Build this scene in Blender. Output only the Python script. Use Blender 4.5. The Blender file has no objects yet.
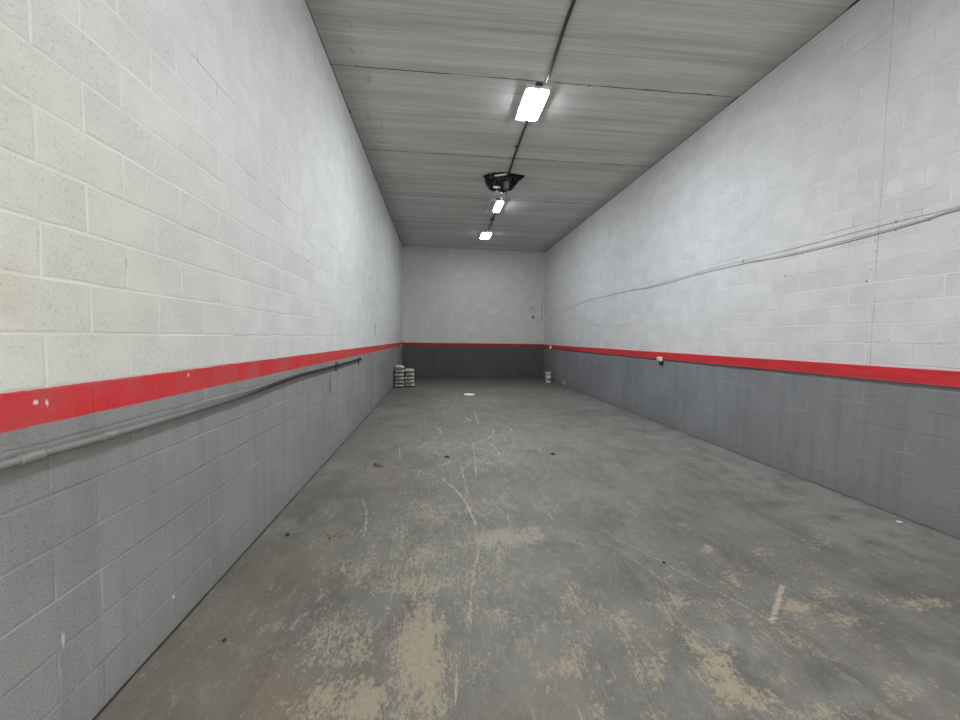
import bpy, bmesh, math, random
import numpy as np
from mathutils import Vector, Matrix, noise as mnoise
BLOBS = [
 ('W', -0.076, 1.948, 0.12, -0.011, -0.017, 0.395, 1.0, 0.9),
 ('W', -0.391, 1.716, 0.207, -0.019, -0.026, 0.117, 0.85, 0.8),
 ('W', -0.481, 2.094, 0.239, -0.021, -0.048, 0.214, 0.5, 0.55),
 ('W', -0.127, 2.526, 0.179, -0.015, -0.007, 0.126, 0.6, 0.9),
 ('W', -0.463, 2.724, 0.203, -0.017, -0.028, 0.168, 0.45, 0.4),
 ('W', -0.116, 2.888, 0.233, -0.018, -0.009, 0.19, 0.42, 0.5),
 ('W', 0.497, 3.054, 0.19, -0.015, 0.026, 0.171, 0.72, 0.25),
 ('W', 0.76, 3.143, 0.164, -0.013, 0.031, 0.132, 0.6, 0.25),
 ('W', 0.452, 2.764, 0.043, -0.004, 0.03, 0.192, 0.6, 0.3),
 ('W', 0.387, 2.192, 0.081, -0.007, 0.016, 0.099, 0.5, 0.45),
 ('W', 0.601, 1.814, 0.083, -0.007, 0.022, 0.069, 0.6, 0.9),
 ('W', 0.833, 2.335, 0.062, -0.005, 0.038, 0.113, 0.42, 0.6),
 ('W', 0.472, 1.992, 0.074, -0.007, 0.015, 0.069, 0.35, 0.5),
 ('W', -0.077, 3.66, 0.22, -0.016, -0.006, 0.281, 0.5, 0.5),
 ('W', 0.452, 3.701, 0.303, -0.022, 0.026, 0.225, 0.48, 0.35),
 ('W', 0.665, 3.17, 0.214, -0.016, 0.03, 0.15, 0.45, 0.3),
 ('W', -0.39, 3.301, 0.132, -0.01, -0.017, 0.141, 0.36, 0.5),
 ('W', -0.097, 5.748, 0.385, -0.022, -0.009, 0.471, 0.42, 0.2),
 ('W', 0.862, 5.803, 0.473, -0.027, 0.071, 0.488, 0.34, 0.2),
 ('W', 0.829, 10.005, 1.054, -0.025, 0.077, 0.947, 0.36, 0.4),
 ('W', 0.115, 9.258, 0.368, -0.011, 0.007, 0.675, 0.36, 0.3),
 ('W', 0.681, 5.104, 0.339, -0.021, 0.021, 0.17, 0.38, 0.2),
 ('W', 0.223, 2.603, 0.139, -0.012, 0.051, 0.641, 0.3, 0.4),
 ('W', -0.278, 2.99, 0.643, -0.052, -0.065, 0.691, 0.22, 0.4),
 ('W', 0.486, 4.484, 1.087, -0.079, 0.176, 1.696, 0.2, 0.3),
 ('W', 0.361, 2.175, 0.583, -0.051, 0.093, 0.6, 0.2, 0.45),
 ('W', -0.541, 2.032, 0.441, -0.039, -0.103, 0.393, 0.22, 0.6),
 ('W', 1.486, 2.24, 0.112, -0.01, 0.056, 0.09, 0.55, 0.7),
 ('W', 1.381, 1.938, 0.081, -0.007, 0.069, 0.102, 0.55, 0.85),
 ('W', 1.383, 1.767, 0.095, -0.008, 0.081, 0.109, 0.75, 0.9),
 ('W', 1.333, 1.601, 0.082, -0.007, 0.06, 0.077, 0.85, 0.95),
 ('W', 1.452, 1.569, 0.077, -0.007, 0.052, 0.06, 0.65, 0.95),
 ('W', 2.183, 2.123, 0.123, -0.01, 0.05, 0.05, 0.72, 0.95),
 ('W', 2.322, 1.998, 0.129, -0.011, 0.05, 0.045, 0.62, 0.9),
 ('W', 2.463, 2.223, 0.091, -0.008, 0.058, 0.055, 0.35, 0.6),
 ('W', 2.502, 2.737, 0.109, -0.009, 0.059, 0.068, 0.45, 0.4),
 ('W', 3.087, 2.844, 0.116, -0.009, 0.093, 0.089, 0.42, 0.4),
 ('W', 2.108, 3.176, 0.052, -0.004, 0.045, 0.071, 0.42, 0.4),
 ('W', 2.071, 2.8, 0.039, -0.003, 0.05, 0.07, 0.48, 0.5),
 ('W', 3.013, 2.09, 0.214, -0.018, 0.081, 0.058, 0.62, 0.9),
 ('W', 1.063, 1.759, 0.034, -0.003, 0.082, 0.145, 0.5, 0.8),
 ('W', 1.047, 2.086, 0.068, -0.006, 0.073, 0.153, 0.45, 0.8),
 ('W', 1.025, 1.841, 0.06, -0.005, 0.095, 0.181, 0.36, 0.8),
 ('W', 1.589, 1.483, 0.182, -0.017, 0.038, 0.038, 0.5, 0.9),
 ('W', 2.139, 1.555, 0.14, -0.013, 0.099, 0.076, 0.35, 0.6),
 ('W', 1.88, 2.224, 0.662, -0.056, 0.383, 0.474, 0.24, 0.6),
 ('W', 0.784, 2.038, 0.213, -0.019, 0.129, 0.354, 0.22, 0.6),
 ('W', 0.686, 1.643, 0.133, -0.012, 0.056, 0.144, 0.32, 0.8),
 ('W', 0.955, 1.537, 0.086, -0.008, 0.025, 0.043, 0.4, 0.9),
 ('W', 1.186, 3.7, 0.388, -0.028, 0.085, 0.274, 0.2, 0.3),
 ('W', -0.986, 3.736, 0.128, -0.01, -0.046, 0.176, 0.34, 0.8),
 ('W', -1.397, 3.566, 0.136, -0.01, -0.076, 0.198, 0.25, 0.8),
 ('L', 1.831, 1.555, 0.124, -0.011, 0.073, 0.066, 0.6, 0.0),
 ('L', 2.196, 1.581, 0.119, -0.01, 0.09, 0.069, 0.45, 0.0),
 ('L', 1.542, 1.921, 0.103, -0.009, 0.046, 0.06, 0.5, 0.0),
 ('L', 1.649, 1.821, 0.062, -0.005, 0.052, 0.061, 0.35, 0.0),
 ('L', 2.54, 1.73, 0.095, -0.008, 0.073, 0.052, 0.4, 0.0),
 ('L', -1.23, 4.893, 0.307, -0.02, -0.093, 0.373, 0.35, 0.0),
 ('L', -1.259, 2.923, 0.14, -0.012, -0.068, 0.161, 0.3, 0.0),
 ('L', 3.551, 5.019, 0.827, -0.051, 0.357, 0.515, 0.35, 0.0),
 ('L', 3.379, 6.323, 0.684, -0.035, 0.211, 0.402, 0.3, 0.0),
 ('L', 2.548, 12.241, 0.825, -0.004, 0.099, 0.481, 0.4, 0.0),
 ('L', -1.232, 8.644, 0.463, -0.015, -0.05, 0.349, 0.4, 0.0),
 ('L', 3.477, 10.212, 0.595, -0.012, 0.171, 0.51, 0.4, 0.0),
 ('L', 1.983, 6.271, 1.286, -0.069, 0.313, 1.01, 0.25, 0.0),
 ('L', 2.392, 4.444, 1.046, -0.071, 0.443, 0.843, 0.15, 0.0),
 ('B', -1.027, 2.758, 0.33, -0.027, -0.13, 0.357, 0.55, 0.0),
 ('B', -0.653, 1.817, 0.311, -0.028, -0.079, 0.224, 0.75, 0.0),
 ('B', 0.454, 1.629, 0.239, -0.021, 0.026, 0.103, 0.5, 0.0),
 ('B', -1.208, 2.152, 0.254, -0.022, -0.157, 0.289, 0.6, 0.0),
 ('B', -1.242, 1.8, 0.255, -0.023, -0.135, 0.204, 0.6, 0.0),
 ('B', -0.811, 3.215, 0.119, -0.009, -0.028, 0.115, 1.0, 0.0),
 ('B', -1.065, 2.334, 0.222, -0.019, -0.151, 0.34, 0.4, 0.0),
 ('B', 1.355, 10.329, 1.045, -0.021, 0.131, 1.014, 0.4, 0.0),
 ('B', -0.426, 4.563, 0.667, -0.046, -0.061, 0.651, 0.25, 0.0),
 ('D', 1.467, 13.948, 3.347, 0.028, 0.127, 1.225, 0.7, 0.0),
 ('D', -0.852, 11.459, 0.614, -0.007, -0.076, 1.018, 0.55, 0.0),
 ('D', -1.265, 9.701, 0.376, -0.01, -0.076, 0.584, 0.4, 0.0),
 ('D', 3.716, 8.368, 0.718, -0.026, 0.203, 0.462, 0.55, 0.0),
 ('D', 4.05, 7.598, 0.413, -0.017, 0.202, 0.385, 0.35, 0.0),
 ('D', 2.79, 13.415, 1.723, 0.006, 0.294, 1.428, 0.4, 0.0),
 ('D', 3.06, 2.325, 0.235, -0.019, 0.129, 0.102, 0.5, 0.0),
 ('D', 3.139, 2.109, 0.217, -0.018, 0.111, 0.077, 0.6, 0.0),
 ('D', 2.873, 2.585, 0.3, -0.024, 0.106, 0.098, 0.3, 0.0),
 ('D', -0.699, 2.454, 0.252, -0.022, -0.07, 0.251, 0.45, 0.0),
 ('D', -0.32, 1.959, 0.128, -0.011, -0.03, 0.19, 0.35, 0.0),
 ('D', 1.162, 2.521, 0.202, -0.016, 0.125, 0.283, 0.35, 0.0),
 ('D', 0.229, 2.691, 0.151, -0.012, 0.019, 0.24, 0.2, 0.0),
 ('D', 1.952, 2.71, 0.443, -0.036, 0.266, 0.383, 0.2, 0.0),
 ('D', 2.222, 1.802, 0.318, -0.028, 0.216, 0.185, 0.25, 0.0),
 ('D', 0.8, 1.805, 0.195, -0.017, 0.086, 0.207, 0.3, 0.0),
 ('D', -1.155, 4.017, 0.385, -0.028, -0.128, 0.451, 0.25, 0.0),
 ('D', -0.371, 3.973, 0.39, -0.028, -0.047, 0.499, 0.25, 0.0),
 ('D', 2.934, 3.807, 0.319, -0.023, 0.095, 0.127, 0.3, 0.0),
 ('D', 3.154, 3.538, 0.24, -0.018, 0.077, 0.089, 0.3, 0.0),
 ('D', 2.518, 4.446, 0.266, -0.017, 0.075, 0.135, 0.25, 0.0),
 ('D', 0.208, 1.804, 0.075, -0.007, 0.023, 0.221, 0.35, 0.0),
]
SCRATCHES = [
 ([(0.047, 4.488), (0.176, 4.19), (0.282, 3.793), (0.331, 3.33)], 1.0, 0.012),
 ([(-0.74, 3.963), (-0.636, 3.617), (-0.584, 3.21)], 0.9, 0.012),
 ([(0.29, 5.123), (0.303, 4.329), (0.319, 3.963)], 0.7, 0.012),
 ([(0.541, 6.064), (0.448, 4.511)], 0.7, 0.014),
 ([(0.788, 8.68), (0.755, 7.263)], 0.7, 0.02),
 ([(0.415, 3.379), (0.25, 2.609), (0.183, 2.095)], 0.75, 0.01),
 ([(0.102, 1.874), (0.084, 1.675)], 0.8, 0.007),
 ([(0.262, 3.866), (0.333, 3.348)], 0.8, 0.011),
 ([(-0.408, 2.04), (-0.279, 2.221)], 0.6, 0.008),
 ([(-0.455, 2.527), (-0.279, 2.313)], 0.7, 0.007),
 ([(-0.905, 2.438), (-0.819, 2.932)], 0.6, 0.014),
 ([(0.847, 2.607), (0.855, 2.252)], 0.7, 0.01),
 ([(1.414, 3.054), (1.741, 2.407), (1.91, 2.016)], 0.84, 0.009),
 ([(1.388, 2.853), (1.522, 2.382)], 0.78, 0.011),
 ([(2.256, 2.321), (2.071, 2.158), (1.91, 2.016)], 0.8, 0.03),
 ([(2.396, 6.782), (1.933, 6.111)], 0.4, 0.015),
 ([(1.034, 5.593), (1.364, 6.831)], 0.5, 0.018),
 ([(1.453, 6.137), (1.3, 5.018)], 0.5, 0.015),
 ([(1.016, 3.812), (1.021, 3.372)], 0.7, 0.012),
 ([(0.757, 4.737), (0.817, 3.826)], 0.5, 0.01),
 ([(-0.211, 4.799), (-0.332, 3.38)], 0.5, 0.01),
 ([(0.2, 1.725), (0.386, 2.338)], 0.4, 0.008),
 ([(2.838, 2.231), (2.773, 2.071)], 0.7, 0.008),
 ([(1.19, 1.942), (1.621, 2.234)], 0.3, 0.008),
 ([(-0.558, 5.952), (-1.011, 4.217)], 0.35, 0.015),
 ([(1.91, 2.016), (2.111, 1.862)], 0.6, 0.009),
 ([(1.136, 3.01), (1.106, 2.539)], 0.5, 0.01),
 ([(0.631, 2.317), (0.634, 1.99)], 0.4, 0.008),
 ([(2.211, 2.634), (2.338, 2.273)], 0.5, 0.008),
 ([(0.113, 6.208), (-0.423, 5.21)], 0.5, 0.014),
 ([(-0.013, 6.471), (-0.161, 5.109)], 0.5, 0.014),
 ([(0.226, 6.328), (0.386, 5.386)], 0.5, 0.014),
 ([(-0.301, 5.571), (0.392, 4.76)], 0.35, 0.014),
 ([(-0.099, 5.19), (0.026, 3.883)], 0.4, 0.012),
 ([(0.525, 2.981), (0.528, 2.424)], 0.5, 0.009),
 ([(0.836, 2.957), (0.705, 2.311)], 0.45, 0.009),
 ([(1.001, 2.286), (0.926, 1.832)], 0.4, 0.008),
 ([(-0.213, 2.299), (-0.26, 1.819)], 0.4, 0.008),
]

random.seed(4)
C = bpy.context.scene.collection
PI = math.pi
XL, XR, YF, YB, H = -1.417, 4.273, -2.6, 15.963, 5.111     # room faces: left, right, front, back, ceiling

# ---------------------------------------------------------------- node helper
class N:
    def __init__(s, name):
        s.m = bpy.data.materials.new(name); s.m.use_nodes = True
        s.t = s.m.node_tree; s.t.nodes.clear()
        s.out = s.t.nodes.new('ShaderNodeOutputMaterial')
        s.b = s.t.nodes.new('ShaderNodeBsdfPrincipled')
        s.t.links.new(s.b.outputs[0], s.out.inputs[0])
    def put(s, sock, v):
        if isinstance(v, bpy.types.NodeSocket): s.t.links.new(v, sock)
        elif v is not None:
            if sock.type == 'RGBA' and not hasattr(v, '__len__'): v = (v, v, v, 1)
            if sock.type == 'RGBA' and len(v) == 3: v = (*v, 1)
            sock.default_value = v
    def node(s, typ, **props):
        n = s.t.nodes.new(typ)
        for k, v in props.items(): setattr(n, k, v)
        return n
    def math(s, op, a, b=0.0, c=0.0, clamp=False):
        n = s.node('ShaderNodeMath', operation=op, use_clamp=clamp)
        s.put(n.inputs[0], a); s.put(n.inputs[1], b); s.put(n.inputs[2], c)
        return n.outputs[0]
    def add(s, a, b): return s.math('ADD', a, b)
    def sub(s, a, b): return s.math('SUBTRACT', a, b)
    def mul(s, a, b): return s.math('MULTIPLY', a, b)
    def smooth(s, x, lo, hi, a=0.0, b=1.0):
        n = s.node('ShaderNodeMapRange', interpolation_type='SMOOTHSTEP')
        s.put(n.inputs[0], x); s.put(n.inputs[1], lo); s.put(n.inputs[2], hi); s.put(n.inputs[3], a); s.put(n.inputs[4], b)
        return n.outputs[0]
    def lin(s, x, lo, hi, a=0.0, b=1.0):
        n = s.node('ShaderNodeMapRange')
        s.put(n.inputs[0], x); s.put(n.inputs[1], lo); s.put(n.inputs[2], hi); s.put(n.inputs[3], a); s.put(n.inputs[4], b)
        return n.outputs[0]
    def mix(s, f, a, b, blend='MIX'):
        n = s.node('ShaderNodeMix', data_type='RGBA', blend_type=blend)
        s.put(n.inputs[0], f); s.put(n.inputs[6], a); s.put(n.inputs[7], b)
        return n.outputs[2]
    def noise(s, vec, scale, detail=3.0, rough=0.55, dist=0.0):
        n = s.node('ShaderNodeTexNoise')
        s.put(n.inputs['Vector'], vec); n.inputs['Scale'].default_value = scale
        n.inputs['Detail'].default_value = detail; n.inputs['Roughness'].default_value = rough
        n.inputs['Distortion'].default_value = dist
        return n.outputs[0]
    def pos(s):
        n = s.node('ShaderNodeTexCoord'); return n.outputs['Object']
    def sep(s, v):
        n = s.node('ShaderNodeSeparateXYZ'); s.put(n.inputs[0], v); return n.outputs
    def comb(s, x, y, z=0.0):
        n = s.node('ShaderNodeCombineXYZ'); s.put(n.inputs[0], x); s.put(n.inputs[1], y); s.put(n.inputs[2], z); return n.outputs[0]
    def stretch(s, v, sc, rot=(0, 0, 0)):
        n = s.node('ShaderNodeMapping'); s.put(n.inputs[0], v); n.inputs['Scale'].default_value = sc; n.inputs['Rotation'].default_value = rot
        return n.outputs[0]
    def bump(s, h, dist, strength=1.0):
        n = s.node('ShaderNodeBump'); n.inputs['Distance'].default_value = dist; n.inputs['Strength'].default_value = strength
        s.put(n.inputs['Height'], h); s.put(s.b.inputs['Normal'], n.outputs[0])
    def attr(s, name):
        n = s.node('ShaderNodeAttribute', attribute_name=name); return n.outputs
    def brick(s, vec, mortar, smooth):
        n = s.node('ShaderNodeTexBrick', offset=0.5, offset_frequency=2)
        s.put(n.inputs['Vector'], vec)
        n.inputs['Color1'].default_value = (0, 0, 0, 1); n.inputs['Color2'].default_value = (1, 1, 1, 1); n.inputs['Mortar'].default_value = (.5, .5, .5, 1)
        n.inputs['Scale'].default_value = 1; n.inputs['Mortar Size'].default_value = mortar; n.inputs['Mortar Smooth'].default_value = smooth
        n.inputs['Bias'].default_value = 0; n.inputs['Brick Width'].default_value = .4; n.inputs['Row Height'].default_value = .2
        return n.outputs
    def done(s, col, rough=0.7, spec=None, metal=None):
        s.put(s.b.inputs['Base Color'], col); s.put(s.b.inputs['Roughness'], rough)
        if spec is not None: s.put(s.b.inputs['Specular IOR Level'], spec)
        if metal is not None: s.put(s.b.inputs['Metallic'], metal)
        return s.m

def simple(name, col, rough=.6, metal=0.0, var=.15, scale=25, bump=0.0, spec=.4):
    n = N(name); p = n.pos()
    f = n.noise(p, scale, 4)
    c = n.mix(n.smooth(f, .3, .7), tuple(x*(1-var) for x in col), tuple(min(1, x*(1+var)) for x in col))
    if bump: n.bump(n.noise(p, scale*2, 4), bump, 1)
    return n.done(c, rough, spec, metal)

# ---------------------------------------------------------------- wall material
def wall_mat(name, axis, zt, zb, stripe, red=1.0, white=(.66, .66, .64), grey=(.215, .22, .225), spots=(), tint=None, joint=None):
    """painted concrete block: white above zt, optional red band zb..zt, grey below; 0.4 x 0.2 m blocks"""
    n = N(name); p = n.pos(); x, y, z = n.sep(p)
    u = y if axis == 'Y' else x
    base = n.comb(u, z)
    wob = n.noise(base, 6, 3)
    z2 = n.add(z, n.mul(n.sub(wob, .5), .010))
    u2 = n.add(u, n.mul(n.sub(n.noise(base, 5, 2), .5), .012))
    bv = n.comb(n.add(u2, 8.0), z2)
    b = n.brick(bv, .013, 1.0); mort = b[1]; rnd = n.sep(b[0])[0]
    thin = n.brick(bv, .0035, .2)[1]
    fine = n.noise(base, 150, 4, .75); mid = n.noise(base, 52, 4, .7); low = n.noise(base, .9, 3); low2 = n.noise(base, 3.2, 3)
    face = n.sub(1.0, n.smooth(mort, .1, .9))
    # ---- white paint
    w = n.mix(n.mul(n.smooth(low, .3, .7), .5), white, tuple(v*.90 for v in white))
    rough_face = n.mul(face, n.smooth(n.add(n.mul(rnd, .22), n.mul(low2, 1.2)), .40, .95))
    w = n.mix(n.mul(rough_face, n.smooth(fine, .30, .62, .10, .42)), w, tuple(v*.66 for v in white))
    pores = n.mul(n.smooth(mid, .50, .64), n.smooth(fine, .46, .60))
    w = n.mix(n.mul(n.mul(pores, n.add(.32, rough_face)), .62), w, tuple(v*.42 for v in white))
    jn = n.noise(n.stretch(base, (1.3, 2.6, 1)), 1.0, 4, .6)
    w = n.mix(n.mul(n.mul(n.smooth(mort, .25, .9), n.smooth(jn, .44, .66)), .55), w, tuple(min(1, v*1.12) for v in white))
    hl = n.mul(n.smooth(n.math('ABSOLUTE', n.sub(n.math('MODULO', n.add(z2, 10.1), .2), .1)), .006, .002), n.smooth(jn, .56, .44))
    w = n.mix(n.mul(hl, .22), w, tuple(v*.55 for v in white))
    crack = n.mul(thin, n.smooth(n.noise(n.stretch(base, (.9, 4.5, 1)), 1.0, 3, .6), .56, .66))
    w = n.mix(n.mul(crack, .62), w, (.17, .165, .15))
    holes = n.smooth(n.noise(base, 11, 2, .5), .765, .79)
    w = n.mix(n.mul(holes, .75), w, (.16, .15, .13))
    if tint:                     # warm daylight cast and a pink patch painted into the white: (u, z, ru, rz, colour, amount)
        for (cu, cz, ru, rz, colr, am) in tint:
            d = n.math('SQRT', n.add(n.math('POWER', n.math('ABSOLUTE', n.mul(n.sub(u, cu), 1/ru)), 2.0), n.math('POWER', n.math('ABSOLUTE', n.mul(n.sub(z, cz), 1/rz)), 2.0)))
            w = n.mix(n.mul(n.smooth(n.add(d, n.mul(n.sub(low2, .5), .5)), 1.1, .2), am), w, colr, 'MULTIPLY')
    # ---- grey paint
    streak = n.noise(n.stretch(base, (7, .8, 1)), 1.0, 4, .6)
    g = n.mix(n.smooth(low, .3, .7), tuple(v*.88 for v in grey), tuple(v*1.12 for v in grey))
    g = n.mix(n.mul(n.smooth(streak, .42, .68), .42), g, tuple(v*.68 for v in grey))
    g = n.mix(n.mul(n.smooth(fine, .42, .62), .55), g, tuple(v*.55 for v in grey))
    g = n.mix(n.mul(n.mul(pores, n.add(.45, rough_face)), .6), g, tuple(v*.40 for v in grey))
    g = n.mix(n.mul(n.mul(n.smooth(mort, .55, 1), n.smooth(jn, .46, .62)), .42), g, tuple(min(1, v*1.6) for v in grey))
    g = n.mix(n.mul(n.mul(hl, n.smooth(low2, .6, .4)), .30), g, tuple(v*.45 for v in grey))
    chips = n.mul(n.smooth(n.noise(base, 27, 3, .6), .725, .75), n.smooth(n.noise(base, 2.1, 2), .50, .6))
    g = n.mix(chips, g, (.62, .61, .58))
    scuff = n.mul(n.smooth(n.noise(n.stretch(base, (2.6, 16, 1), (0, 0, .22)), 1.4, 5, .7), .66, .74), n.smooth(low, .45, .6))
    g = n.mix(n.mul(scuff, .35), g, tuple(v*1.9 for v in grey))
    foot_dark = n.smooth(n.add(z, n.mul(n.sub(low2, .5), .25)), .28, .0)  # grey gets darker towards the foot of the wall
    g = n.mix(n.mul(foot_dark, .30), g, tuple(v*.55 for v in grey))
    # ---- band
    edge = n.add(z, n.mul(n.sub(n.noise(base, 9, 4, .7), .5), .010))
    if stripe:
        r = n.mix(n.smooth(n.noise(base, 3.0, 4, .6), .38, .68), (.66, .036, .044), (.50, .095, .095))
        r = n.mix(n.mul(n.smooth(fine, .44, .66), .40), r, (.27, .025, .028))
        r = n.mix(n.mul(n.smooth(n.noise(n.stretch(base, (9, 1.2, 1)), 1, 4), .58, .75), .55), r, (.30, .06, .055))
        r = n.mix(n.mul(n.smooth(n.noise(n.stretch(base, (22, 3, 1)), 1, 4, .7), .55, .72), .45), r, (.34, .03, .03))
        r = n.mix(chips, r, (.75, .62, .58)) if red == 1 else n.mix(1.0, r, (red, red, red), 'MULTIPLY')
        low_c = n.mix(n.smooth(edge, zb-.004, zb+.004), g, r)
    else:
        low_c = g
    c = n.mix(n.smooth(edge, zt-.003, zt+.003), low_c, w)
    for (cu, cz, ru, rz, colr, am) in spots:
        d = n.math('SQRT', n.add(n.math('POWER', n.math('ABSOLUTE', n.mul(n.sub(u, cu), 1/ru)), 2.0), n.math('POWER', n.math('ABSOLUTE', n.mul(n.sub(z, cz), 1/rz)), 2.0)))
        d = n.add(d, n.mul(n.sub(fine, .5), 3.0))
        c = n.mix(n.mul(n.smooth(d, 1.05, .75), am), c, colr)
    if joint is not None:        # control joint running up the wall
        du = n.math('ABSOLUTE', n.add(n.sub(u, joint), n.mul(n.sub(low2, .5), .03)))
        c = n.mix(n.mul(n.smooth(du, .006, .002), n.lin(n.noise(base, 1.7, 3), .38, .62, .08, .6)), c, (.16, .16, .16))
    h = n.add(n.mul(n.mul(mid, face), .55), n.mul(fine, .30))
    h = n.sub(h, n.mul(thin, n.smooth(low2, .38, .58, .5, .0)))
    h = n.add(h, n.mul(rnd, .05))
    n.bump(h, .007, .7)
    return n.done(c, .62, .25)

def ceiling_mat():
    n = N('precast concrete ceiling'); p = n.pos(); x, y, z = n.sep(p)
    b = n.comb(x, y)
    s1 = n.noise(n.stretch(b, (.22, 5, 1)), 1.0, 5, .66, .3); s2 = n.noise(n.stretch(b, (.5, 26, 1)), 1.0, 4, .65); s3 = n.noise(n.stretch(b, (.10, 1.8, 1)), 1.0, 3, .5)
    low = n.noise(b, .8, 4, .6); fine = n.noise(b, 60, 4, .7)
    c = n.mix(n.smooth(s1, .34, .66), (.53, .527, .505), (.72, .717, .695))
    c = n.mix(n.mul(n.smooth(s2, .38, .66), .55), c, (.40, .397, .38))
    c = n.mix(n.mul(n.smooth(s3, .42, .66), .35), c, (.76, .757, .735))
    c = n.mix(n.mul(n.smooth(fine, .42, .68), .28), c, (.31, .31, .295))
    c = n.mix(n.mul(n.smooth(low, .5, .72), .22), c, (.50, .50, .42))
    # slab joints every 2.34 m
    yy = n.add(n.sub(y, 5.547-2.34*6), n.mul(n.sub(n.noise(b, 2.5, 3), .5), .02))
    fr = n.math('MODULO', yy, 2.34); d = n.math('MINIMUM', fr, n.sub(2.34, fr))
    patch = n.noise(b, 2.2, 3, .6)
    c = n.mix(n.mul(n.smooth(d, .05, .015), n.smooth(patch, .45, .62, .1, .4)), c, (.5, .5, .49))
    c = n.mix(n.mul(n.smooth(d, .014, .005), n.smooth(patch, .36, .54, .35, .95)), c, (.045, .044, .04))
    holes = n.mul(n.smooth(n.noise(b, 7, 3, .6), .60, .66), n.smooth(d, .028, .016))
    c = n.mix(holes, c, (.02, .02, .02))
    # corner shade painted into the margins along the walls, and damp marks near the left one
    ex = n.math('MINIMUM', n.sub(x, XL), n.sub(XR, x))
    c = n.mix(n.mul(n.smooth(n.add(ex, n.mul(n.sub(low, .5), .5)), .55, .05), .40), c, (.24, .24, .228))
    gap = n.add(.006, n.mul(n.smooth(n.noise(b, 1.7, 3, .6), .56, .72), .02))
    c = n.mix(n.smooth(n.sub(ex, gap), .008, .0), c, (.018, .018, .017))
    damp = n.mul(n.smooth(n.math('ABSOLUTE', n.sub(x, -1.05)), .16, .06), n.smooth(n.noise(n.stretch(b, (6, 2, 1)), 1.5, 4, .7), .56, .66))
    c = n.mix(n.mul(damp, .30), c, (.06, .06, .058))
    n.bump(n.add(n.mul(s2, .6), n.mul(fine, .5)), .004, .6)
    return n.done(c, .85, .2)

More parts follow.
